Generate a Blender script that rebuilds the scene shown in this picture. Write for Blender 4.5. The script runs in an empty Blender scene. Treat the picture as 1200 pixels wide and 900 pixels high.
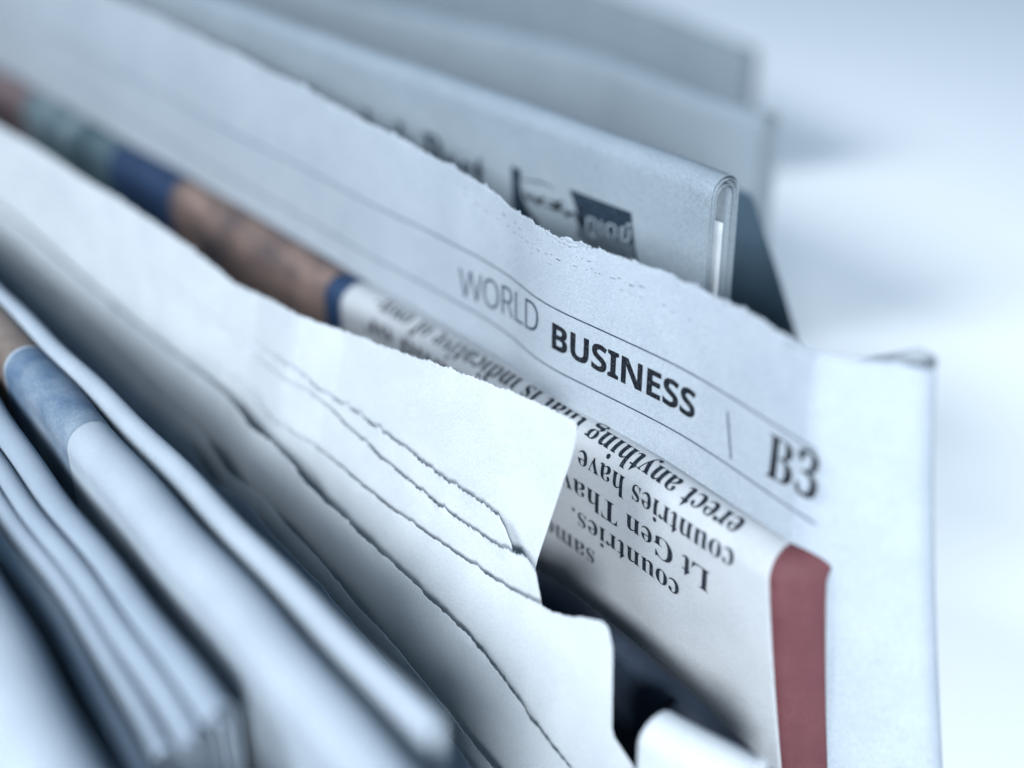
import bpy, bmesh, math, random, os
import numpy as np
from mathutils import Vector, Matrix

sc = bpy.context.scene
COL = sc.collection
rng = np.random.default_rng(7)
random.seed(7)

# ---------------------------------------------------------------- camera
FP, VX, VY, DIST, ZB = 1600.0, -900.0, -470.0, 0.2, 0.056
_p = math.atan2(450 - VY, FP)
_a = math.atan2(600 - VX, math.hypot(FP, 450 - VY))
_fh = np.array([-math.cos(_a), math.sin(_a), 0.0])
CR = np.array([math.sin(_a), math.cos(_a), 0.0])
CF = _fh * math.cos(_p) + np.array([0, 0, -math.sin(_p)])
CU = np.cross(CR, CF)


def ray(x, y):
    return CF + CR * (x - 600) / FP + CU * (450 - y) / FP


CAM = np.array([0.0, 0.0, ZB]) - DIST * ray(730, 430)

cam_data = bpy.data.cameras.new('camera')
cam = bpy.data.objects.new('camera', cam_data)
COL.objects.link(cam)
cam.matrix_world = Matrix(((CR[0], CU[0], -CF[0], CAM[0]), (CR[1], CU[1], -CF[1], CAM[1]),
                           (CR[2], CU[2], -CF[2], CAM[2]), (0, 0, 0, 1)))
cam_data.sensor_width = 36
cam_data.lens = FP / 1200 * 36
cam_data.clip_start = 0.005
cam_data.clip_end = 50
cam_data.dof.use_dof = True
cam_data.dof.focus_distance = 0.201
cam_data.dof.aperture_fstop = 5.3
cam_data.dof.aperture_blades = 0
sc.camera = cam

# ---------------------------------------------------------------- light and exposure
world = bpy.data.worlds.new('World')
sc.world = world
world.use_nodes = True
bg = world.node_tree.nodes['Background']
bg.inputs[0].default_value = (0.14, 0.44, 0.85, 1)
bg.inputs[1].default_value = 0.15


def area(name, loc, target, size, power, color):
    d = bpy.data.lights.new(name, 'AREA')
    d.shape = 'DISK'
    d.size = size
    d.energy = power
    d.color = color
    o = bpy.data.objects.new(name, d)
    COL.objects.link(o)
    o.location = loc
    o.rotation_euler = (Vector(target) - Vector(loc)).to_track_quat('-Z', 'Y').to_euler()
    return o


area('window_light', (-0.36, -0.64, 0.64), (0, 0, 0.05), 0.42, 5.6, (0.92, 0.965, 1.0))
area('side_softbox', (0.50, -0.39, 0.285), (0.05, 0.02, 0.03), 0.14, 5.4, (0.93, 0.97, 1.0))

area('added_table_fill', (0.50, -0.26, 0.66), (0.2, 0.0, 0), 0.25, 0.6, (0.78, 0.95, 1.0))  # added fill lamp that brightens the tabletop

vs = sc.view_settings
vs.view_transform = 'Standard'
vs.look = 'None'
vs.exposure = 1.0
vs.gamma = 1.0
vs.use_curve_mapping = False
sc.render.engine = 'CYCLES'
sc.cycles.max_bounces = 8
sc.cycles.use_denoising = True


# ---------------------------------------------------------------- projection helpers (image point -> place on a known surface)
def on_z(x, y, z):
    d = ray(x, y)
    return CAM + d * (z - CAM[2]) / d[2]


def on_surf(x, y, yfun):
    """meet the upright surface Y = yfun(X, Z)"""
    d = ray(x, y)
    Y = -0.005
    P = None
    for _ in range(60):
        P = CAM + d * (Y - CAM[1]) / d[1]
        Yn = float(yfun(P[0], P[2]))
        if abs(Yn - Y) < 1e-8:
            break
        Y = 0.5 * Y + 0.5 * Yn
    return P


def smooth(a, n):
    if n < 1:
        return a
    k = np.exp(-0.5 * (np.arange(-3 * n, 3 * n + 1) / n) ** 2)
    k /= k.sum()
    return np.convolve(np.pad(a, 3 * n, mode='edge'), k, mode='valid')


class Curve:
    """smoothed y(x) through points, straight extension beyond both ends"""

    def __init__(self, pts, sig=0.004, lo=-0.45, hi=0.18):
        pts = sorted((float(p[0]), float(p[1])) for p in pts)
        xs = np.array([p[0] for p in pts])
        ys = np.array([p[1] for p in pts])
        n = min(3, len(xs) - 1)
        sl = (ys[n] - ys[0]) / (xs[n] - xs[0])
        sr = (ys[-1] - ys[-1 - n]) / (xs[-1] - xs[-1 - n])
        xs = np.concatenate([[lo], xs, [hi]])
        ys = np.concatenate([[ys[0] + sl * (lo - xs[1])], ys, [ys[-1] + sr * (hi - xs[-2])]])
        self.x = np.arange(lo, hi, 0.0005)
        self.y = smooth(np.interp(self.x, xs, ys), int(round(sig / 0.0005)))

    def __call__(self, x):
        return np.interp(x, self.x, self.y)


def xs_span(x0, x1, fine=0.00018, coarse=0.004, f0=-0.125):
    """sample positions along a paper: fine where its edge can be seen, coarse beyond"""
    a = np.arange(x0, max(x0, f0), coarse)
    b = np.arange(max(x0, f0), x1, fine)
    return np.concatenate([a, b, [x1]])


# ---------------------------------------------------------------- materials
def mat_base(name):
    m = bpy.data.materials.new(name)
    m.use_nodes = True
    nt = m.node_tree
    return m, nt, nt.nodes['Principled BSDF'], nt.nodes['Material Output']


def noise(nt, scale, detail=4, rough=0.6, vec=None):
    n = nt.nodes.new('ShaderNodeTexNoise')
    n.inputs['Scale'].default_value = scale
    n.inputs['Detail'].default_value = detail
    n.inputs['Roughness'].default_value = rough
    if vec is not None:
        nt.links.new(vec, n.inputs['Vector'])
    return n


def ramp(nt, src, stops):
    r = nt.nodes.new('ShaderNodeValToRGB')
    e = r.color_ramp.elements
    while len(e) < len(stops):
        e.new(0.5)
    for el, (p, c) in zip(e, stops):
        el.position = p
        el.color = c if len(c) == 4 else (*c, 1)
    nt.links.new(src, r.inputs['Fac'])
    return r


def mix(nt, fac, a, b, mode='MIX'):
    n = nt.nodes.new('ShaderNodeMix')
    n.data_type = 'RGBA'
    n.blend_type = mode
    if isinstance(fac, float):
        n.inputs[0].default_value = fac
    else:
        nt.links.new(fac, n.inputs[0])
    for sock, v in ((n.inputs[6], a), (n.inputs[7], b)):
        if isinstance(v, tuple):
            sock.default_value = v if len(v) == 4 else (*v, 1)
        else:
            nt.links.new(v, sock)
    return n.outputs[2]


def paper(name, col, speck=0.5, bump=0.6, grain=0.10, thin=0.07):
    m, nt, bsdf, out = mat_base(name)
    tc = nt.nodes.new('ShaderNodeTexCoord').outputs['Object']
    n1 = noise(nt, 3000, 5, 0.8, tc)
    n2 = noise(nt, 160, 3, 0.5, tc)
    n3 = noise(nt, 1500, 2, 0.6, tc)
    n4 = noise(nt, 4200, 2, 0.6, tc)
    dark = tuple(c * (1 - 2.2 * grain) for c in col)
    lite = tuple(min(0.95, c * (1 + 0.6 * grain)) for c in col)
    c1 = mix(nt, ramp(nt, n1.outputs[0], [(0.30, (0, 0, 0)), (0.68, (1, 1, 1))]).outputs[0], dark, lite)
    blot = ramp(nt, n2.outputs[0], [(0.35, (0.93, 0.94, 0.95)), (0.65, (1, 1, 1))]).outputs[0]
    c2 = mix(nt, 1.0, c1, blot, 'MULTIPLY')
    sp = ramp(nt, n3.outputs[0], [(0.70, (0, 0, 0)), (0.77, (speck, speck, speck))]).outputs[0]
    c3 = mix(nt, sp, c2, tuple(c * 0.35 for c in col))
    nt.links.new(c3, bsdf.inputs['Base Color'])
    bsdf.inputs['Roughness'].default_value = 0.9
    bsdf.inputs['Specular IOR Level'].default_value = 0.12
    add = nt.nodes.new('ShaderNodeMath')
    add.operation = 'ADD'
    nt.links.new(n1.outputs[0], add.inputs[0])
    nt.links.new(n4.outputs[0], add.inputs[1])
    b = nt.nodes.new('ShaderNodeBump')
    b.inputs['Strength'].default_value = bump
    b.inputs['Distance'].default_value = 0.00012
    nt.links.new(add.outputs[0], b.inputs['Height'])
    nt.links.new(b.outputs[0], bsdf.inputs['Normal'])
    tr = nt.nodes.new('ShaderNodeBsdfTranslucent')
    tr.inputs[0].default_value = (*col, 1)
    ms = nt.nodes.new('ShaderNodeMixShader')
    ms.inputs[0].default_value = thin
    nt.links.new(bsdf.outputs[0], ms.inputs[1])
    nt.links.new(tr.outputs[0], ms.inputs[2])
    nt.links.new(ms.outputs[0], out.inputs[0])
    return m


def ink(name, col, worn=0.25, under=(0.30, 0.34, 0.39)):
    """printed ink with paper fibres showing through it"""
    m, nt, bsdf, out = mat_base(name)
    tc = nt.nodes.new('ShaderNodeTexCoord').outputs['Object']
    n1 = noise(nt, 3600, 3, 0.7, tc)
    f = ramp(nt, n1.outputs[0], [(0.52, (0, 0, 0)), (0.80, (worn, worn, worn))]).outputs[0]
    nt.links.new(mix(nt, f, col, under), bsdf.inputs['Base Color'])
    bsdf.inputs['Roughness'].default_value = 0.85
    bsdf.inputs['Specular IOR Level'].default_value = 0.08
    return m


def picture(name, stops, scale, stretch=(1, 1, 1)):
    stops = [(p, tuple(v * 0.38 for v in c)) for p, c in stops]
    """coarse colour printing: cloudy patches of the given colours"""
    m, nt, bsdf, out = mat_base(name)
    tc = nt.nodes.new('ShaderNodeTexCoord').outputs['Object']
    mp = nt.nodes.new('ShaderNodeMapping')
    mp.inputs['Scale'].default_value = stretch
    nt.links.new(tc, mp.inputs[0])
    n1 = noise(nt, scale, 5, 0.65, mp.outputs[0])
    r = ramp(nt, n1.outputs[0], stops)
    n2 = noise(nt, 2600, 2, 0.6, tc)
    g = ramp(nt, n2.outputs[0], [(0.3, (0.8, 0.8, 0.8)), (0.7, (1.08, 1.08, 1.08))]).outputs[0]
    nt.links.new(mix(nt, 1.0, r.outputs[0], g, 'MULTIPLY'), bsdf.inputs['Base Color'])
    bsdf.inputs['Roughness'].default_value = 0.7
    bsdf.inputs['Specular IOR Level'].default_value = 0.25
    return m


M = {}
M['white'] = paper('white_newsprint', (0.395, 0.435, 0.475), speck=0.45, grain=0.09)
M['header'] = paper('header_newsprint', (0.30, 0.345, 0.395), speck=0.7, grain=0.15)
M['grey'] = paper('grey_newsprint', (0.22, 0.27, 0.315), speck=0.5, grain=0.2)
M['warm'] = paper('text_newsprint', (0.34, 0.365, 0.395), speck=0.35, grain=0.09)
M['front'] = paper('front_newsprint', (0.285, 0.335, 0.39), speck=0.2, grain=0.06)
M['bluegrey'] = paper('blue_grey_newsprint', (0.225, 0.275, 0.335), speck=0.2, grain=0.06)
M['black'] = ink('black_ink', (0.004, 0.006, 0.010))
M['body'] = ink('body_ink', (0.006, 0.010, 0.017), 0.3)
M['thin'] = ink('rule_ink', (0.016, 0.030, 0.055), 0.4)
M['pale'] = ink('pale_rule_ink', (0.30, 0.38, 0.47), 0.5)
M['logo'] = ink('logo_ink', (0.008, 0.017, 0.030), 0.35, (0.18, 0.22, 0.27))
M['logo_light'] = ink('logo_reserve', (0.22, 0.27, 0.315), 0.3)
M['maroon'] = picture('maroon_print', [(0.3, (0.15, 0.04, 0.055)), (0.7, (0.22, 0.075, 0.09))], 120)
M['navy'] = picture('navy_print', [(0.3, (0.012, 0.04, 0.11)), (0.7, (0.03, 0.09, 0.22))], 150)
M['gap_shade'] = picture('gap_shade_color', [(0.3, (0.020, 0.036, 0.065)), (0.7, (0.045, 0.070, 0.115))], 60)  # painted shade for the fold low in the gap
M['skin'] = picture('photo_print', [(0.34, (0.06, 0.06, 0.085)), (0.50, (0.26, 0.19, 0.175)), (0.72, (0.50, 0.36, 0.31))], 110, (0.6, 1, 1))
M['green'] = picture('landscape_print', [(0.35, (0.03, 0.07, 0.10)), (0.55, (0.14, 0.24, 0.29)), (0.7, (0.38, 0.47, 0.52))], 70, (1, 1, 0.5))
M['pink'] = picture('pink_print', [(0.3, (0.18, 0.13, 0.15)), (0.7, (0.32, 0.24, 0.25))], 120)
M['sky'] = picture('blue_print', [(0.35, (0.09, 0.20, 0.38)), (0.65, (0.42, 0.54, 0.68))], 60)
M['brown'] = picture('brown_print', [(0.35, (0.24, 0.19, 0.17)), (0.65, (0.40, 0.34, 0.31))], 70)


# ---------------------------------------------------------------- object helpers
def thing(name, label, loc, group='newspapers standing in a row on the table', category='newspaper'):
    o = bpy.data.objects.new(name, None)
    COL.objects.link(o)
    o.empty_display_size = 0.01
    o.location = loc
    o['label'] = label
    o['category'] = category
    if group:
        o['group'] = group
    return o


def root_of(o):
    v = np.zeros(3)
    while o is not None:
        v += np.array(o.location)
        o = o.parent
    return v


def link_mesh(name, verts, faces, mat, parent, thick=0.0, smooth_shade=True, label=None, kind=None):
    off = root_of(parent) if parent else np.zeros(3)
    me = bpy.data.meshes.new(name)
    me.from_pydata((np.asarray(verts) - off).tolist(), [], faces)
    me.update()
    if smooth_shade:
        me.polygons.foreach_set('use_smooth', [True] * len(me.polygons))
    me.materials.append(mat)
    o = bpy.data.objects.new(name, me)
    COL.objects.link(o)
    if parent:
        o.parent = parent
    if thick:
        md = o.modifiers.new('thickness', 'SOLIDIFY')
        md.thickness = thick
        md.offset = 0.0
    if label:
        o['label'] = label
    if kind:
        o['kind'] = kind
    return o


def grid(name, P, mat, parent, thick=0.00009, **kw):
    """P: array (nu, nv, 3)"""
    nu, nv = P.shape[:2]
    idx = np.arange(nu * nv).reshape(nu, nv)
    f = np.stack([idx[:-1, :-1], idx[1:, :-1], idx[1:, 1:], idx[:-1, 1:]], -1).reshape(-1, 4)
    return link_mesh(name, P.reshape(-1, 3), f.tolist(), mat, parent, thick, **kw)


def jag(x, seed, teeth=0.00010, rough=0.00014, slow=0.0005):
    """height of a pinked, torn paper edge along x"""
    r = np.random.default_rng(seed)
    n = len(x)
    ph = np.cumsum(np.concatenate([[0], np.diff(x)]) / (0.0010 + 0.0003 * smooth(r.standard_normal(n), 8)))
    tri = np.abs((ph % 1) * 2 - 1) - 0.5
    a = smooth(r.standard_normal(n), 2)
    a /= a.std() + 1e-9
    b = smooth(r.standard_normal(n), 16)
    b /= b.std() + 1e-9
    c = np.clip(a - 1.6, 0, None) * 2
    return teeth * tri * 2 + rough * a + slow * 0.5 * b + rough * c


def fibres(parent, pts, seed, n, mat, length=0.0006):
    """loose paper fibres standing out of a torn edge"""
    r = np.random.default_rng(seed)
    V, Fc = [], []
    idx = r.integers(0, len(pts), n)
    for i in idx:
        p = pts[i] + np.array([r.uniform(-1e-4, 1e-4), r.uniform(-5e-5, 5e-5), -1.5e-4])
        d = np.array([r.normal(0, .7), r.normal(-.25, .5), abs(r.normal(.7, .35))])
        d /= np.linalg.norm(d)
        L = length * r.uniform(.35, 1.1)
        w = np.cross(d, np.array([0.3, -0.7, 0.2]))
        w = w / np.linalg.norm(w) * r.uniform(1.5e-5, 3.5e-5)
        bend = r.normal(0, .25, 3) * L
        q = p + d * L * .55 + bend * .4
        e = p + d * L + bend
        k = len(V)
        V += [p - w, p + w, q + w * .8, q - w * .8, e]
        Fc += [(k, k + 1, k + 2, k + 3), (k + 3, k + 2, k + 4)]
    return link_mesh('edge_fibre', np.array(V), Fc, mat, parent, 0, kind='stuff')


# ---------------------------------------------------------------- lettering
FDIR = bpy.utils.system_resource('DATAFILES', path='fonts') or ''


def font(fn):
    try:
        return bpy.data.fonts.load(os.path.join(FDIR, fn))
    except Exception:
        return None


F_MATH = font('NotoSansMath-Regular.woff2')
F_THAI = font('NotoSansThai-VariableFont_wdth,wght.woff2')


def alpha(s, up, lo, dg):
    if F_MATH is None:
        return s
    o = ''
    for c in s:
        if 'A' <= c <= 'Z':
            o += chr(up + ord(c) - 65)
        elif 'a' <= c <= 'z':
            o += chr(lo + ord(c) - 97)
        elif c.isdigit():
            o += chr(dg + ord(c) - 48)
        else:
            o += c
    return o


def serif(s):
    return alpha(s, 0x1D400, 0x1D41A, 0x1D7CE)


def heavy(s):
    return alpha(s, 0x1D5D4, 0x1D5EE, 0x1D7EC)


def flat_text(body, fnt, offset=0.0, spacing=1.0, cap=None, cuts_x=0, cuts_y=0):
    """mesh of a word, x from 0 to 1, y in cap heights"""
    def run(b):
        c = bpy.data.curves.new('lettering', 'FONT')
        c.body = b
        if fnt:
            c.font = fnt
        c.offset = offset
        c.space_character = spacing
        c.resolution_u = 4
        c.fill_mode = 'FRONT'
        o = bpy.data.objects.new('lettering', c)
        COL.objects.link(o)
        bpy.context.view_layer.update()
        me = bpy.data.meshes.new_from_object(o.evaluated_get(bpy.context.evaluated_depsgraph_get()))
        bpy.data.objects.remove(o)
        bpy.data.curves.remove(c)
        return me
    h = run(cap or serif('H'))
    ch = max(v.co.y for v in h.vertices)
    bpy.data.meshes.remove(h)
    me = run(body)
    bm = bmesh.new()
    bm.from_mesh(me)
    bpy.data.meshes.remove(me)
    x0 = min(v.co.x for v in bm.verts)
    x1 = max(v.co.x for v in bm.verts)
    for v in bm.verts:
        v.co = Vector(((v.co.x - x0) / (x1 - x0), v.co.y / ch, 0))
    bmesh.ops.triangulate(bm, faces=bm.faces[:])
    for i in range(1, cuts_x):
        bmesh.ops.bisect_plane(bm, geom=bm.verts[:] + bm.edges[:] + bm.faces[:], plane_co=(i / cuts_x, 0, 0), plane_no=(1, 0, 0))
    for i in range(1, cuts_y):
        bmesh.ops.bisect_plane(bm, geom=bm.verts[:] + bm.edges[:] + bm.faces[:], plane_co=(0, -0.35 + 1.5 * i / cuts_y, 0), plane_no=(0, 1, 0))
    bm.verts.index_update()
    V = np.array([v.co[:2] for v in bm.verts])
    Fc = [[v.index for v in f.verts] for f in bm.faces]
    bm.free()
    return V, Fc


def strip(pts, w):
    """ribbon of half-width w (array or number) along 2-D points -> verts, faces"""
    p = np.asarray(pts, float)
    t = np.gradient(p, axis=0)
    t /= np.linalg.norm(t, axis=1)[:, None] + 1e-12
    nrm = np.stack([-t[:, 1], t[:, 0]], 1)
    w = np.asarray(w, float).reshape(-1, 1)
    V = np.concatenate([p + nrm * w, p - nrm * w])
    n = len(p)
    return V, [(i, i + 1, n + i + 1, n + i) for i in range(n - 1)]


# ================================================================= table
def build_table():
    m, nt, bsdf, out = mat_base('white_tabletop')
    tc = nt.nodes.new('ShaderNodeTexCoord').outputs['Object']
    n1 = noise(nt, 9, 4, 0.5, tc)
    n2 = noise(nt, 700, 4, 0.6, tc)
    c = ramp(nt, n1.outputs[0], [(0.3, (0.82, 0.86, 0.89)), (0.7, (0.85, 0.885, 0.91))]).outputs[0]
    nt.links.new(c, bsdf.inputs['Base Color'])
    bsdf.inputs['Roughness'].default_value = 0.5
    bsdf.inputs['Specular IOR Level'].default_value = 0.3
    b = nt.nodes.new('ShaderNodeBump')
    b.inputs['Strength'].default_value = 0.15
    b.inputs['Distance'].default_value = 0.0002
    nt.links.new(n2.outputs[0], b.inputs['Height'])
    nt.links.new(b.outputs[0], bsdf.inputs['Normal'])
    o = link_mesh('table_surface', [(-2.5, -2, 0), (2, -2, 0), (2, 3, 0), (-2.5, 3, 0)], [(0, 1, 2, 3)], m, None, smooth_shade=False)
    o['kind'] = 'structure'
    o['label'] = 'plain white tabletop under the row of newspapers'
    return o


build_table()
Z0 = 0.0004     # foot of the pages, resting on the table


# ================================================================= folded newspapers (fold uppermost)
class Fold:
    """a paper standing with its rounded fold on top. line: image points of the fold's upper outline, z: its height"""

    def __init__(self, line, z, r, under=0.0, lo=-0.42, sig=0.012):
        ys, zs = [], []
        for q in line:
            P = on_z(q[0], q[1], z)
            d = P - CAM
            d2 = np.array([d[1], d[2]])
            d2 /= np.linalg.norm(d2)
            ys.append((P[0], P[1] + d2[1] * r))
            zs.append((P[0], z - d2[0] * r))
        self.yc = Curve(ys, sig)
        self.zc = Curve(zs, 0.02)
        self.r, self.under, self.lo = r, under, lo
        r_ = np.random.default_rng(int(abs(line[0][0] * 7 + line[0][1] * 13)) + 5)
        self.ph = r_.uniform(0, 6.28, 4)

    def pt(self, X, s, dr=0.0, dz=0.0):
        """s: length over the paper from the top of the fold, + towards the front. dr: distance outwards"""
        X, s = np.broadcast_arrays(np.asarray(X, float), np.asarray(s, float))
        r0 = self.r
        yc, zc = self.yc(X), self.zc(X) + dz
        lim = r0 * math.pi / 2
        a = np.abs(s)
        sg = np.sign(s)
        t = np.minimum(a, lim) / r0
        down = np.maximum(a - lim, 0)
        r = r0 + dr
        y = -sg * r * np.sin(t)
        z = zc + r * np.cos(t) - down
        y = y + np.where(sg > 0, self.under * down ** 2 * 12 / (1 + down * 25), 0)
        # the loose wave of standing paper
        w = 0.00025 * np.sin(X * 60 + self.ph[0]) + 0.00015 * np.sin(X * 210 + self.ph[1] + z * 60)
        return np.stack([X, yc + y + w, np.maximum(z, Z0)], -1)

    def front_y(self, X, Z):
        P = self.pt(X, self.r * math.pi / 2 + np.maximum(self.zc(X) - Z, 0))
        return float(P[..., 1])

    def sheet(self, name, parent, mat, x1, dr=0.0, dz=0.0, x0=None, s0=None, s1=None, slant=0.0, fine=0.0008, thick=0.00009, seed=1, label=None):
        x0 = self.lo if x0 is None else x0
        xs = np.unique(np.concatenate([np.linspace(x0, x1, 40), np.arange(max(x0, -0.26), x1, fine * 2), [x1]]))
        zt = float(self.zc(x1)) + dz
        s1 = self.r * math.pi / 2 + zt - Z0 if s1 is None else s1
        s0 = -s1 if s0 is None else s0
        arc = self.r * math.pi / 2
        ss = np.unique(np.concatenate([np.linspace(-arc, arc, 33), np.linspace(-s1 - 0.03, s1 + 0.03, 61), [s0, s1]]))
        ss = ss[(ss >= s0 - 1e-9) & (ss <= s1 + 1e-9)]
        XX, SS = np.meshgrid(xs, ss, indexing='ij')
        P = self.pt(XX, SS, dr, dz)
        if slant:
            P[..., 0] += slant * np.clip((XX - x1 + 0.03) / 0.03, 0, 1) * (1 - P[..., 2] / (zt + self.r))
        return grid(name, P, mat, parent, thick, label=label)

    def x_at(self, px, py, guess=None):
        """X where an image point meets the front face"""
        return on_surf(px, py, self.front_y)[0]

    def hit(self, px, py):
        """(X, s) of an image point on this paper, by search"""
        d = ray(px, py)
        best = None
        for s in np.linspace(-self.r, 0.06, 260):
            # march: X on the ray where Y matches
            X = 0.0
            for _ in range(12):
                P = self.pt(X, s)
                k = (P[1] - CAM[1]) / d[1]
                Xn = CAM[0] + d[0] * k
                X = 0.5 * X + 0.5 * Xn
            P = self.pt(X, s)
            k = (P[1] - CAM[1]) / d[1]
            e = abs(CAM[2] + d[2] * k - P[2])
            if best is None or e < best[0]:
                best = (e, X, s)
        return best[1], best[2]


def foot(fold, x1):
    return (float(x1), float(fold.yc(x1)), 0.0)


# ----------------------------------------------------------------- papers behind
def plain_fold(label, line, z, r, x_end_px, mat, leaves=2, under=0.0, name='folded_newspaper', steps=(0.0, 0.0007, -0.0006, 0.0003, -0.0002), lo=-0.42, x_end=None, sig=0.014):
    f = Fold(line, z, r, under, lo, sig)
    x1 = f.x_at(*x_end_px) if x_end is None else x_end
    t = thing(name, label, foot(f, x1))
    page = f.sheet('page', t, mat, x1)
    for k in range(1, leaves):
        dr = -r * 0.8 * k / leaves
        f.sheet('page', t, mat, x1 + steps[k % len(steps)], dr=dr, dz=dr * 0.4, s0=-(r * 1.57 + 0.06), s1=r * 1.57 + 0.03)
    return f, t, page, x1


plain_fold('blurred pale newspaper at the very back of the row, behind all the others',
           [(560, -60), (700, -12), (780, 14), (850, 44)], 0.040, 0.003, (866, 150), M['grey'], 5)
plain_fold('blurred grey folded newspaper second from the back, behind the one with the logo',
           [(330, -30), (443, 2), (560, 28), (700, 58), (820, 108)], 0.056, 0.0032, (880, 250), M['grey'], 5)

# the paper with the masthead and logo box
th = Fold([(300, 8), (400, 46), (533, 88), (667, 136), (760, 170), (830, 196)], 0.0775, 0.0030)
TX1 = th.x_at(829, 300)
th_t = thing('folded_newspaper', 'grey folded newspaper with dark masthead lettering and a black logo box', foot(th, TX1))
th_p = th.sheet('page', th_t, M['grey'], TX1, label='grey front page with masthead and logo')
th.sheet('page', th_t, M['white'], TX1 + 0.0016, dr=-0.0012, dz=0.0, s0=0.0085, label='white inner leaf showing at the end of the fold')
for k_ in range(1, 5):
    th.sheet('page', th_t, M['grey'], TX1 + (0.0003, -0.0005, 0.0002, -0.0003)[k_ - 1], dr=-0.0003 * k_, dz=-0.0002 * k_, s0=-0.05)
th.sheet('page', th_t, M['grey'], TX1 + 0.0020, dr=0.0010, dz=-0.004, s1=-0.004)


M['table_shadow'] = picture('table_shadow_color', [(0.3, (0.06, 0.12, 0.18)), (0.7, (0.12, 0.20, 0.28))], 40)  # painted shadow tone for the sheet beside the logo paper


def on_face(fold, pts, lift=0.00012):
    out = []
    for q in pts:
        P = on_surf(q[0], q[1], fold.front_y)
        out.append(P + np.array([0, -lift, 0]))
    return np.array(out)


def dense(pts, n=6):
    pts = np.asarray(pts, float)
    o = []
    for a, b in zip(pts[:-1], pts[1:]):
        for k in range(n):
            o.append(a + (b - a) * k / n)
    o.append(pts[-1])
    return np.array(o)


def px_polygon(name, fold, pts, mat, parent, lift, label=None):
    V = on_face(fold, dense(list(pts) + [pts[0]], 3)[:-1], lift)
    return link_mesh(name, V, [list(range(len(V)))], mat, parent, 0, False, label=label)


def px_stroke(name, fold, pts, w, mat, parent, lift):
    """brush stroke on the face: w half-width in metres at each point"""
    q = on_face(fold, pts, lift)[:, [0, 2]]
    w = np.full(len(q), float(w)) if np.isscalar(w) else np.asarray(w, float)
    V, Fc = [], []
    for i in range(len(q) - 1):
        t = q[i + 1] - q[i]
        n = np.array([-t[1], t[0]]) / (np.linalg.norm(t) + 1e-12)
        k = len(V)
        V += [q[i] + n * w[i], q[i + 1] + n * w[i + 1], q[i + 1] - n * w[i + 1], q[i] - n * w[i]]
        Fc.append((k, k + 1, k + 2, k + 3))
    if len(q) > 3:
        for i in range(len(q)):
            k = len(V)
            V += [q[i] + w[i] * np.array([math.cos(a), math.sin(a)]) for a in np.linspace(0, 2 * math.pi, 8, endpoint=False)]
            Fc.append(tuple(range(k, k + 8)))
    W = [(v[0], fold.front_y(v[0], v[1]) - lift - 2e-6 * (i % 7), v[1]) for i, v in enumerate(V)]
    return link_mesh(name, np.array(W), Fc, mat, parent, 0, False)


# logo: wedge at the left, pale disc, hatched box with Thai letters
px_polygon('logo_wedge', th, [(600, 193), (612, 200), (610, 214), (613, 229), (620, 245), (629, 257), (634, 266), (625, 268), (602, 250)], M['logo'], th_p, 0.00022)
px_polygon('logo_box', th, [(668, 221), (741, 249), (743, 275), (748, 306), (735, 318), (700, 300), (677, 275), (679, 262), (676, 244)], M['logo'], th_p, 0.00022)
for i in range(34):     # diagonal hatching in the lower half of the box
    u = i / 33
    a = np.array([677 + 100 * u, 264 + 33 * u])
    d = np.array([-16, 16.5])
    b = a + d
    lim_r = 745.5
    if a[0] > lim_r:
        k = (a[0] - lim_r) / 16
        a = a + d * k
    if k_ := (b[0] < 679):
        kk = max(0.05, (a[0] - 679) / 16)
        b = a + d * kk
    if a[1] > b[1] - 0.8:
        continue
    px_stroke('logo_hatch_line', th, [a, (a + b) / 2, b], 0.000045, M['logo_light'], th_p, 0.00028)
px_stroke('logo_arc', th, [(611, 211), (622, 211), (634, 213), (644, 217), (652, 223)], np.array([.6, 1.4, 1.6, 1.3, .5]) * 1e-4, M['logo'], th_p, 0.00022)
for st, w in (([(616, 222), (618, 228), (621, 232), (626, 229), (630, 236), (635, 235), (639, 231)], [1, 2.6, 2.2, 1.6, 3.4, 3, .8]),
              ([(640, 240), (648, 242), (655, 244), (660, 243)], [1, 2.6, 3.2, 1]),
              ([(645, 234), (651, 237), (654, 241), (658, 236), (661, 237)], [1, 2.4, 2.8, 1.6, .8]),
              ([(663, 245), (665, 251), (669, 250), (674, 249), (679, 256), (681, 262), (683, 254)], [1.2, 3, 1.8, 1.6, 3.2, 3.4, 1]),
              ([(677, 242), (682, 243), (687, 246)], [.8, 2.8, 1])):
    px_stroke('logo_script', th, dense(st, 2), np.repeat(np.array(w) * 1.45e-4, 2)[:2 * len(w) - 1], M['black'], th_p, 0.00034)
if F_THAI:
    V, Fc = flat_text('ทูเดย์', F_THAI, -0.004, 1.0, cap='ท')
    A = on_surf(689, 268, th.front_y)
    B = on_surf(741, 284, th.front_y)
    W = []
    for x, y in V:
        X = A[0] + (B[0] - A[0]) * x
        Z = A[2] + (B[2] - A[2]) * x + y * 0.0024
        W.append((X, th.front_y(X, Z) - 0.00034, Z))
    link_mesh('logo_lettering', np.array(W), Fc, M['logo_light'], th_p, 0, False)

V, Fc = flat_text(serif('Bangkok Post'), F_MATH, 0.005, 1.02, cuts_x=24)
A = on_surf(352, 96, th.front_y)
B = on_surf(569, 183, th.front_y)
zt = 0.5 * (A[2] + B[2])
W = [(A[0] + (B[0] - A[0]) * x, 0, B[2] - 0.0085 + y * 0.0085) for x, y in V]
link_mesh('masthead_lettering', np.array([(x, th.front_y(x, z) - 0.00022, z) for x, _, z in W]), Fc, M['logo'], th_p, 0, False)

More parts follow.
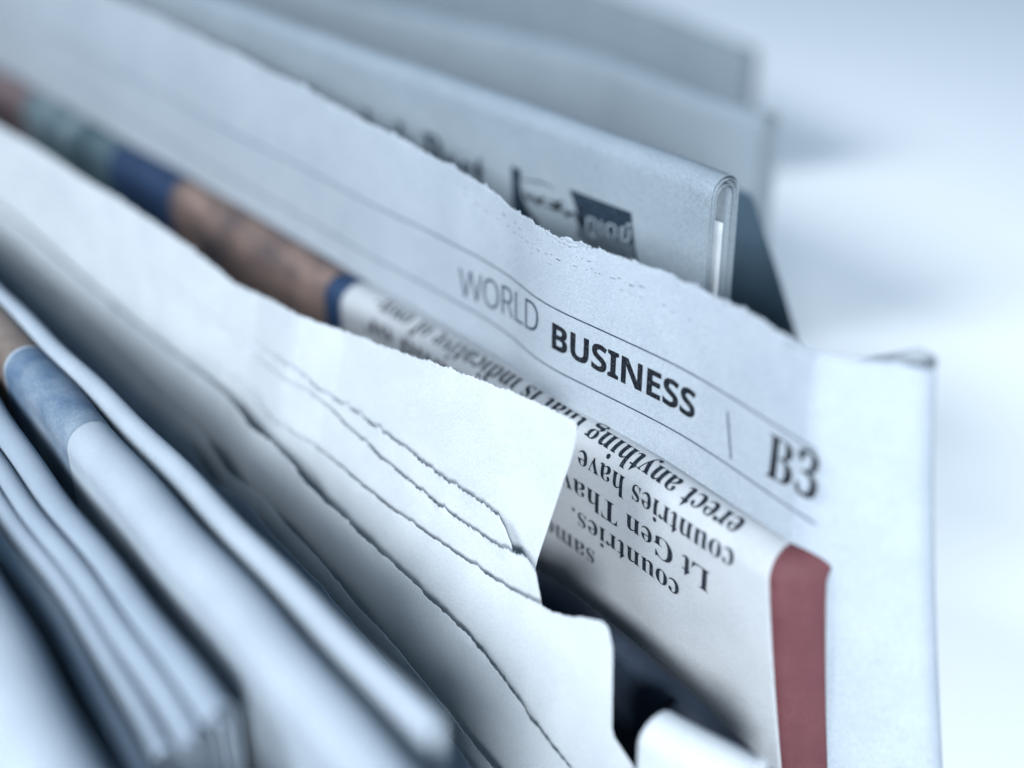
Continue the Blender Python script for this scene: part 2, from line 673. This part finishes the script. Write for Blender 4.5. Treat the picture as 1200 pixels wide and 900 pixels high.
# ================================================================= the torn header page (world business B3)
dz = ZB - 0.050
ZR1, ZR2 = 0.0546 + dz, 0.0441 + dz
rule_up = [(340, 190), (440, 240), (500, 270), (534, 289), (557, 300), (600, 325), (627, 346.5), (653, 361.5), (700, 383.5), (750, 408), (797, 431.7), (850, 462), (900, 492), (960, 528)]
yw = Curve([(on_z(*q, ZR1)[0], on_z(*q, ZR1)[1]) for q in rule_up], 0.0018)
_ywl = float(yw(-0.095))


def head_y(X, Z=None):
    X = np.asarray(X, float)
    far = np.clip((-0.085 - X) / 0.02, 0, 1)
    return yw(np.maximum(X, -0.095)) * (1 - far) + _ywl * far * 0.5 + 0.0003 * np.sin(X * 120)


top_px = [(130, -2), (250, 52), (350, 100), (440, 150), (490, 175), (530, 196), (560, 216), (600, 246), (630, 266), (660, 281), (700, 293), (740, 306), (795, 329), (850, 355), (885, 374), (920, 396), (945, 410), (970, 420)]
tops = [on_surf(q[0], q[1], head_y) for q in top_px]
XC = tops[-1][0]          # the upright corner where the page turns
htop = Curve([(P[0], P[2]) for P in tops], 0.0012)
hb = thing('folded_newspaper', 'newspaper with torn edge uppermost and the printed header WORLD BUSINESS B3', (XC, 0.004, 0))


def head_path(k):
    """plan of leaf k: front, corner, end face, turn, back"""
    g = 0.00022 * k
    xs = xs_span(-0.42, XC - 0.0022)
    front = np.stack([xs, head_y(xs) + g], 1)
    c = np.array([XC - 0.0005 - g * .6, head_y(XC - 0.0022) + g])
    ang = np.linspace(0, math.radians(42), 14)[1:]
    p = front[-1].copy()
    L = [front]
    cor = []
    st = 0.0032 / 13
    for a in ang:
        p = p + st * np.array([math.cos(a), math.sin(a)])
        cor.append(p.copy())
    n = 50
    ln = 0.0092 - g * 1.6
    for i in range(n):
        a = math.radians(42 + 6 * i / n)
        p = p + ln / n * np.array([math.cos(a), math.sin(a)])
        cor.append(p.copy())
    r = max(0.0034 - g * 0.9, 0.0006)
    a0, a1 = 48, 186
    for i in range(24):
        a = math.radians(a0 + (a1 - a0) * (i + 1) / 24)
        p = p + r * math.radians((a1 - a0) / 24) * np.array([math.cos(a), math.sin(a)])
        cor.append(p.copy())
    L.append(np.array(cor))
    bx = np.linspace(p[0], -0.42, 120)[1:]
    t = (p[0] - bx) / (p[0] + 0.42)
    yb = p[1] + (head_y(-0.1) + 0.0035 - g - p[1]) * np.minimum(t * 4.4, 1) ** 0.8
    yb = np.maximum(yb, head_y(bx) + 0.0030 - g)
    L.append(np.stack([bx, yb], 1))
    return np.concatenate(L), len(front), len(cor)


def head_leaf(k, dtop, seed, label=None):
    path, nf, nc = head_path(k)
    n = len(path)
    ds = np.concatenate([[0], np.cumsum(np.linalg.norm(np.diff(path, axis=0), axis=1))])
    sc_ = ds[nf - 1]
    ztop = np.empty(n)
    ztop[:nf] = htop(path[:nf, 0])
    zc = htop(XC)
    u = np.clip((ds[nf:] - sc_) / 0.0145, 0, 1)
    ztop[nf:] = zc - 0.0004 * u - 0.0011 * np.clip((u - .7) / .3, 0, 1)
    ztop[nf + nc:] -= 0.0065 * np.clip((ds[nf + nc:] - ds[nf + nc - 1]) / 0.012, 0, 1)
    ztop += dtop
    ztop[:nf + nc] += jag(ds[:nf + nc], seed) * np.interp(ds[:nf + nc], [sc_, sc_ + 0.012], [1, 0.15])
    flare = np.zeros(n)
    flare[nf:nf + nc] = np.sin(np.clip((ds[nf:nf + nc] - sc_) / 0.0145, 0, 1) * math.pi / 2) * 0.0150
    flare[nf + nc:] = 0.0150 * np.exp(-(ds[nf + nc:] - ds[nf + nc - 1]) / 0.03)
    vv = np.concatenate([np.linspace(0, 0.55, 10), np.linspace(0.58, 0.93, 22), np.linspace(0.945, 1, 10)])
    P = np.zeros((n, len(vv), 3))
    r = np.random.default_rng(seed + 99)
    curl = smooth(r.standard_normal(n), 6) * 0.0003
    for j, v in enumerate(vv):
        e = np.clip((v - 0.97) / 0.03, 0, 1)
        P[:, j, 0] = path[:, 0] + flare * (1 - v) ** 1.2
        P[:, j, 1] = path[:, 1] + curl * e
        P[:, j, 2] = Z0 + (ztop - Z0) * v
    o = grid('page', P, M['header'], hb, label=label)
    return o, P[:nf, -1]


hpage, hedge = head_leaf(0, 0.0, 11, 'outer page with the section header')
_, hedge1 = head_leaf(1, 0.00005, 23)
head_leaf(2, -0.0002, 31)
head_leaf(3, -0.0007, 37)
vis = hedge[hedge[:, 0] > -0.09]
fibres(hpage, vis, 3, 900, M['header'])


def head_put(name, V2, Fc, mat, lift=0.00009, label=None):
    X, Z = V2[:, 0], V2[:, 1]
    W = np.stack([X, head_y(X) - lift, Z], 1)
    return link_mesh(name, W, Fc, mat, hpage, 0, False, label=label)


def head_xz(px, py):
    P = on_surf(px, py, head_y)
    return P[0], P[2]


def head_word(body, fnt, a, b, cap_m, mat, offset=0.0, cap=None, spacing=1.0, cx=40, name='header_lettering'):
    A, B = head_xz(*a), head_xz(*b)
    V, Fc = flat_text(body, fnt, offset, spacing, cap, cuts_x=cx)
    W = np.stack([A[0] + (B[0] - A[0]) * V[:, 0], A[1] + (B[1] - A[1]) * V[:, 0] + V[:, 1] * cap_m], 1)
    return head_put(name, W, Fc, mat)


head_word('WORLD', F_MATH, (539, 346), (631, 392), 0.0052, M['thin'], -0.005, 'H', 0.94)
head_word(heavy('BUSINESS'), F_MATH, (647, 407), (814, 492), 0.0044, M['black'], 0.006, heavy('H'), 0.97)
head_word(serif('B3'), F_MATH, (897, 556), (956, 589), 0.0066, M['black'], -0.003, cx=16)


def head_rule(px0, px1, z, w, mat, n=120):
    xa, xb = head_xz(*px0)[0], head_xz(*px1)[0]
    xs = np.linspace(xa, xb, n)
    V, Fc = strip(np.stack([xs, np.full(n, z)], 1), np.full(n, w))
    head_put('header_rule', V, Fc, mat)


xs_l = head_xz(120, 80)[0]
head_rule((60, 60), (958, 527), ZR1, 0.00013, M['thin'], 260)
head_rule((60, 120), (958, 608), ZR2, 0.00013, M['thin'], 260)
A, B = head_xz(853, 482), head_xz(857, 538)
V, Fc = strip(np.linspace(A, B, 10), np.full(10, 0.00016))
head_put('header_rule', V, Fc, M['thin'])
# the dotted lines of pin marks just under the torn edge
rp = random.Random(4)
for drop, x0, x1, dens in ((0.0034, 545, 760, 1.0), (0.0020, 520, 700, .8), (0.0048, 590, 840, .45)):
    xa, xb = on_surf(x0, 240, head_y)[0], on_surf(x1, 320, head_y)[0]
    x = xa
    while x < xb:
        L = rp.uniform(0.0003, 0.0013)
        if rp.random() < dens * 0.75:
            xs = np.linspace(x, x + L, 4)
            zz = htop(xs) - drop + rp.uniform(-1, 1) * 0.00025
            V, Fc = strip(np.stack([xs, zz], 1), np.array([.3, 1, .8, .2]) * rp.uniform(3e-5, 9e-5))
            head_put('printed_dash', V, Fc, M['thin'], 0.00006)
        x += L + rp.uniform(0.0002, 0.0011)

# ================================================================= the roll-folded paper with the upside-down text
tx = Fold([(-30, 66), (120, 150), (200, 197), (300, 254), (419, 324), (488, 363), (575, 415), (638, 454), (720, 502), (780, 540), (845, 580), (917, 625), (955, 646)], 0.0440, 0.0039, under=0.22, sig=0.004)
TXE = on_surf(914, 700, tx.front_y)[0]
txt = thing('folded_newspaper', 'folded newspaper with upside-down text, a colour photo and a maroon end', foot(tx, TXE))
tpage = tx.sheet('page', txt, M['warm'], TXE - 0.0026, fine=0.0004, slant=0.0075, label='page with upside-down text over the fold')
tx.sheet('page', txt, M['warm'], TXE - 0.0036, dr=-0.0007, dz=-0.0004, s0=-0.045, s1=0.04)
tx.sheet('page', txt, M['warm'], TXE - 0.0046, dr=-0.0014, dz=-0.0009, s0=-0.045, s1=0.04)


def patch(name, mat, px0, px1, s0=-0.0075, s1=0.036, lift=0.00022):
    xa, xb = tx.hit(*px0)[0], tx.hit(*px1)[0]
    return tx.sheet(name, tpage, mat, xb, dr=lift, x0=xa, s0=s0, s1=s1, thick=0.0)


patch('printed_picture', M['blue'] if 'blue' in M else M['navy'], (384, 335), (404, 345))
patch('printed_picture', M['skin'], (200, 232), (385, 338))
patch('printed_picture', M['navy'], (128, 190), (200, 233))
patch('printed_picture', M['green'], (28, 135), (128, 188))
patch('printed_picture', M['pink'], (-120, 40), (28, 133))


def text_line(body, right_px, left_px, sx, cap_m, offset=-0.003, mat=None):
    xr, xl = tx.hit(*right_px)[0], tx.hit(*left_px)[0]
    n = len(body)
    V, Fc = flat_text(serif(body), F_MATH, offset, 1.0, cuts_x=0, cuts_y=12)
    X = xr + (xl - xr) * V[:, 0]
    S = sx + V[:, 1] * cap_m
    W = tx.pt(X, S, dr=0.00012)
    return link_mesh('printed_text_line', W, Fc, mat or M['body'], tpage, 0, False)


CAPM = 0.0037
S1, PITCH = -0.0010, 0.0057
text_line('erect anything that is indicative of own-', (884, 609), (446, 350), S1 + 0.0011, CAPM, 0.0)
text_line('countries have', (862, 648), (678, 537), S1 + PITCH, CAPM)
text_line('found or', (556, 466), (429, 386), S1 + PITCH, CAPM)
text_line('Lt Gen Thav', (833, 668), (658, 577), S1 + 2 * PITCH, CAPM)
text_line('countries.', (796, 692), (671, 604), S1 + 3 * PITCH, CAPM)
text_line('same', (697, 668), (640, 626), S1 + 4 * PITCH, CAPM)

# maroon end of the same paper, turning back towards the header page
TSL = 0.0075
off = [np.zeros(2)]
p = np.zeros(2)
for i in range(26):
    a = math.radians(min(46, 46 * (i + 1) / 10) + max(0, i - 10) * 0.8)
    p = p + (0.00022 if i < 10 else 0.0058 / 16) * np.array([math.cos(a), math.sin(a)])
    off.append(p.copy())
ztx = float(tx.zc(TXE)) + tx.r
se = np.concatenate([np.linspace(-0.002, 0.0065, 24), np.linspace(0.0075, ztx + 0.002, 30)])
B0 = tx.pt(np.full(len(se), TXE - 0.0028), se, dr=0.0)
P = np.zeros((len(off), len(se), 3))
for i, o_ in enumerate(off):
    nar = 0.62 + 0.38 * np.clip(B0[:, 2] / ztx, 0, 1)
    P[i, :, 0] = B0[:, 0] + TSL * (1 - B0[:, 2] / ztx) + o_[0] * nar
    P[i, :, 1] = np.minimum(B0[:, 1] + o_[1], np.maximum(B0[:, 1], float(tx.yc(TXE)) + tx.r * 0.9))
    P[i, :, 2] = B0[:, 2] - 0.0004 * (i / 26) ** 2
grid('end_page', P, M['maroon'], txt, label='maroon printed page end')


# ================================================================= loose open sheets in front
def plane_y(px, py, z, yaw, lean, wave=0.0, ph=0.0):
    P = on_z(px, py, z)
    ty = math.tan(math.radians(yaw))

    def f(X, Z):
        return P[1] + ty * (X - P[0]) + lean * (Z - z) + wave * np.sin((X - P[0]) * 70 + ph) + wave * .5 * np.sin((X - P[0]) * 160 + 2 * ph)
    return f


def sheet(parent, yf, top, right, seed, mat, teeth=1.0, lo=-0.42, name='page', curl=0.0, fuzz=0, bottom_in=0.0, label=None):
    T = [on_surf(q[0], q[1], yf) for q in top]
    Rr = [on_surf(q[0], q[1], yf) for q in right]
    tc = Curve([(P[0], P[2]) for P in T], 0.0010)
    xt = T[-1][0]
    rz = np.array([P[2] for P in Rr][::-1] + [T[-1][2]])
    rx = np.array([P[0] for P in Rr][::-1] + [xt])
    o_ = np.argsort(rz)
    rz, rx = rz[o_], rx[o_]
    if len(rz) > 1:
        rx = np.concatenate([[rx[0] + (rx[0] - rx[1]) / max(rz[1] - rz[0], 1e-4) * min(rz[0], 0.01)], rx])
        rz = np.concatenate([[max(rz[0] - 0.01, -0.001)], rz])
    xs = xs_span(lo, xt, 0.0002)
    u = (xs - lo) / (xt - lo)
    zt = tc(xs)
    zt = np.clip(zt, 0.004, 0.12) + jag(xs, seed, 0.00013, 0.00014, 0.00025) * teeth
    rad = np.clip((xs - (xt - 0.0012)) / 0.0012, 0, 1)
    zt = zt - (1 - np.sqrt(np.clip(1 - rad ** 2, 0, 1))) * 0.0009
    vv = np.concatenate([np.linspace(0, 0.6, 12), np.linspace(0.63, 0.95, 14), np.linspace(0.96, 1, 7)])
    P = np.zeros((len(xs), len(vv), 3))
    r = np.random.default_rng(seed + 5)
    cj = smooth(r.standard_normal(len(xs)), 5) * 0.00022
    for j, v in enumerate(vv):
        z = Z0 + (zt - Z0) * v
        xe = np.interp(z, rz, rx)
        X = lo + u * (xe - lo)
        e = np.clip((v - 0.95) / 0.05, 0, 1)
        Y = yf(X, z) + cj * e * teeth - curl * e ** 2
        P[:, j] = np.stack([X, Y, z], 1)
    o = grid(name, P, mat, parent, label=label)
    if fuzz:
        ed = P[:, -1]
        fibres(o, ed[ed[:, 0] > -0.1], seed + 1, fuzz, mat)
    return o, T, P


# added dark sheet behind the logo paper, standing in for the table shadow
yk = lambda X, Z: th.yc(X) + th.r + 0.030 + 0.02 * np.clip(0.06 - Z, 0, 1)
kt = thing('shadow_sheet', 'dark blue sheet standing in for the table shadow behind the logo paper', (-0.02, 0.04, 0))
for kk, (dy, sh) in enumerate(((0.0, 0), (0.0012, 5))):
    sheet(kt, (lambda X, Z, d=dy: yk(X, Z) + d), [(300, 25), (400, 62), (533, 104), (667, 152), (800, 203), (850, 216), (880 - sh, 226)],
          [(893 - sh, 262), (911 - sh, 318), (929 - sh, 378), (947 - sh, 440)], 41 + kk, M['table_shadow'], 0.3)

wg = thing('open_newspaper', 'white newspaper standing open with several stepped torn page edges and a square page corner', (-0.01, -0.03, 0))
y1a = plane_y(680, 495, 0.0560, 4.5, 0.22, 0.0003, 1.0)
XK = on_surf(400, 420, y1a)[0]
y1 = lambda X, Z: y1a(X, Z) - 0.16 * np.clip(XK - X, 0, 0.010) + 0.10 * np.clip(XK - 0.012 - X, 0, 0.012)
sheet(wg, y1, [(0, 148), (60, 182), (150, 240), (220, 287), (280, 336), (340, 363), (390, 384), (450, 405), (520, 428), (600, 459), (660, 485), (678, 494)],
      [(672, 530), (655, 580), (640, 625), (630, 655), (622, 690)], 51, M['white'], 0.55, fuzz=500)
def ease(X, a=-0.075, b=-0.015):
    t = np.clip((X - a) / (b - a), 0, 1)
    return 0.12 + 0.88 * t * t * (3 - 2 * t)


y2 = lambda X, Z: y1(X, Z) - 0.0021 * ease(X)
sheet(wg, y2, [(60, 215), (130, 285), (187, 322), (267, 384), (343, 430), (375, 455), (431, 496), (477, 527), (530, 568), (575, 599), (588, 611)],
      [(600, 640), (606, 680)], 57, M['white'], 1.05, fuzz=600)
y3 = lambda X, Z: y2(X, Z) - 0.0017 * ease(X)
s3, _, _ = sheet(wg, y3, [(40, 225), (120, 292), (200, 350), (288, 407), (344, 449), (409, 502), (469, 554), (514, 591), (563, 628), (586, 640), (612, 646), (620, 652)],
      [(628, 672), (636, 714), (640, 760)], 63, M['white'], 1.05, fuzz=600)
y3b = lambda X, Z: y3(X, Z) - 0.0018 * ease(X)
sheet(wg, y3b, [(20, 240), (100, 310), (200, 400), (300, 470), (400, 548), (500, 625), (580, 680), (640, 712), (690, 724), (712, 736)],
      [(718, 760), (717, 860), (742, 898), (770, 940)], 69, M['white'], 0.6)
y4 = lambda X, Z: y3b(X, Z) - 0.0030 * ease(X, -0.10, -0.03) - 0.03 * np.clip(0.03 - X, 0, 0.08) + np.clip(0.036 - Z, 0, 1) ** 1.4 * 0.4
sheet(wg, y4, [(60, 295), (150, 375), (250, 452), (280, 481), (318, 519), (363, 572), (409, 613), (433, 637), (483, 682), (533, 728), (573, 774), (622, 842), (680, 915), (740, 985)],
      [(760, 1010), (765, 1030)], 75, M['white'], 0.9, fuzz=400)

y5 = lambda X, Z: y4(X, Z) - 0.0045 * ease(X, -0.30, -0.02)
sheet(wg, y5, [(30, 318), (120, 402), (200, 478), (300, 578), (380, 663), (450, 743), (520, 828), (580, 903), (640, 975)],
      [(650, 990), (655, 1000)], 87, M['white'], 0.6)
y6 = lambda X, Z: y5(X, Z) - 0.0040 * ease(X, -0.30, -0.02)
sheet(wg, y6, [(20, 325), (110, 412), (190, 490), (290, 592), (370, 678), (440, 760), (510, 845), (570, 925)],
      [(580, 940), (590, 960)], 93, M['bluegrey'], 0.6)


def dash_row(page, yf, pts, n, seed):
    """row of little printed dashes on a sheet"""
    r = random.Random(seed)
    A = np.array([on_surf(q[0], q[1], yf) for q in pts])
    d = np.concatenate([[0], np.cumsum(np.linalg.norm(np.diff(A, axis=0), axis=1))])
    for _ in range(n):
        u = r.uniform(0, d[-1])
        L = r.uniform(0.0004, 0.0014)
        w = r.uniform(2.5e-5, 7e-5)
        t = np.linspace(u, u + L, 4)
        X = np.interp(t, d, A[:, 0])
        Z = np.interp(t, d, A[:, 2]) + r.gauss(0, 0.00012)
        V, Fc = strip(np.stack([X, Z], 1), np.array([.3, 1, .8, .2]) * w)
        W = np.array([(x, float(yf(x, z)) - 0.00014, z) for x, z in V])
        link_mesh('printed_dash', W, Fc, M['thin'], page, 0, False)


dash_row(s3, y3, [(250, 425), (310, 470), (365, 522), (410, 560), (470, 608), (520, 648)], 46, 8)
dash_row(s3, y3, [(230, 425), (300, 480), (360, 540), (420, 590), (480, 640)], 26, 9)

# ================================================================= blurred papers in the foreground


def pack(line, r, back_y, gap, x):
    """height at which a fold seen along this outline stands just in front of its neighbour"""
    lo, hi = 0.015, 0.11
    for _ in range(30):
        m = 0.5 * (lo + hi)
        if float(Fold(line, m, r).yc(x)) + r > back_y - gap:
            lo = m
        else:
            hi = m
    return m


L5 = [(33, 363), (83, 413), (133, 460), (187, 513), (233, 553), (267, 590), (333, 655), (400, 723), (467, 787), (490, 812)]
L6 = [(0, 357), (33, 397), (77, 433), (110, 480), (150, 517), (200, 577), (267, 650), (333, 725), (400, 800), (470, 880)]
L7 = [(0, 460), (33, 507), (67, 553), (100, 597), (127, 633), (177, 703), (227, 773), (267, 829)]
L8 = [(0, 677), (33, 740), (67, 797), (97, 847), (120, 893)]
z5 = 0.049
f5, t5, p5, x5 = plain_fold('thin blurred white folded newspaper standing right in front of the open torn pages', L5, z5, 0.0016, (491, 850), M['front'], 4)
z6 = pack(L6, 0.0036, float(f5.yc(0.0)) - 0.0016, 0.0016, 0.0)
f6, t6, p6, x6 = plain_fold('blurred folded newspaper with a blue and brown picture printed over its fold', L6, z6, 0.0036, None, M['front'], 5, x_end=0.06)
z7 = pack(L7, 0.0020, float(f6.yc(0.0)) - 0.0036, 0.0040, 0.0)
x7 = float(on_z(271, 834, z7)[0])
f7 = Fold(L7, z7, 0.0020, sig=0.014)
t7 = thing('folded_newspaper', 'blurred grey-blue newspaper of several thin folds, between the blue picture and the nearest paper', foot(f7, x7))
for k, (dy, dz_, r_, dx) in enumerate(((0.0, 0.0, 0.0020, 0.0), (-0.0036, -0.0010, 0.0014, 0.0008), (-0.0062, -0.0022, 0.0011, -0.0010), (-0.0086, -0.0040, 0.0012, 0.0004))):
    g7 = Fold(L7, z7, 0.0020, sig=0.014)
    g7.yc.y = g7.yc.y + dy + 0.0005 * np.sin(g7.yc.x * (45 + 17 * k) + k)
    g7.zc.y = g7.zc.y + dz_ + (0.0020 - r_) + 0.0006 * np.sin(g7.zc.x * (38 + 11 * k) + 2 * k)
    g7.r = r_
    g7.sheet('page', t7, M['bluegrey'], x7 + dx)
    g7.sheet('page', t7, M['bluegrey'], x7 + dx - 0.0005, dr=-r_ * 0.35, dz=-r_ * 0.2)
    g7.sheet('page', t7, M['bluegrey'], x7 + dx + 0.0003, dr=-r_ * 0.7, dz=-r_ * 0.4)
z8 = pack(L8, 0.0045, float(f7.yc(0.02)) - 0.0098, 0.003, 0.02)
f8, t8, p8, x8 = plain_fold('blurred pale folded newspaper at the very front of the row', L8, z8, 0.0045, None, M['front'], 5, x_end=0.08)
print('packed heights', z5, z6, z7, z8, 'ends', x5, x7)


def patch_on(f, page, mat, px0, px1, s0=-0.006, s1=0.03):
    xa, xb = f.hit(*px0)[0], f.hit(*px1)[0]
    f.sheet('printed_picture', page, mat, xb, dr=0.0001, x0=xa, s0=s0, s1=s1, thick=0.0)


patch_on(f6, p6, M['sky'], (22, 410), (88, 505))
patch_on(f6, p6, M['brown'], (-60, 330), (20, 408))

# added dark fold whose colour paints the shade in the gap behind the open pages
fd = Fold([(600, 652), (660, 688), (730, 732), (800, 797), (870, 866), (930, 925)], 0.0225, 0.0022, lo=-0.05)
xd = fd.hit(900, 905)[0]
td = thing('folded_newspaper', 'dark navy fold added to paint the shade low under the upside-down text', foot(fd, xd))
fd.sheet('page', td, M['gap_shade'], xd, x0=-0.05)
fd.sheet('page', td, M['gap_shade'], xd - 0.0008, x0=-0.05, dr=-0.0006, dz=-0.0003)

# small white fold end low between the open pages and the text paper
fs = Fold([(720, 795), (770, 828), (820, 850), (870, 876), (900, 897)], 0.0270, 0.0034, lo=-0.02)
ts = thing('folded_newspaper', 'small blurred white paper fold low down between the open pages and the maroon end', (0.04, -0.03, 0))
xa_, xb_ = float(on_z(782, 838, 0.027)[0]), float(on_z(893, 893, 0.027)[0])
fs.sheet('page', ts, M['white'], max(xb_, xa_ + 0.004), x0=xa_)
fs.sheet('page', ts, M['white'], max(xb_, xa_ + 0.004) - 0.0005, x0=xa_ + 0.0005, dr=-0.0006)
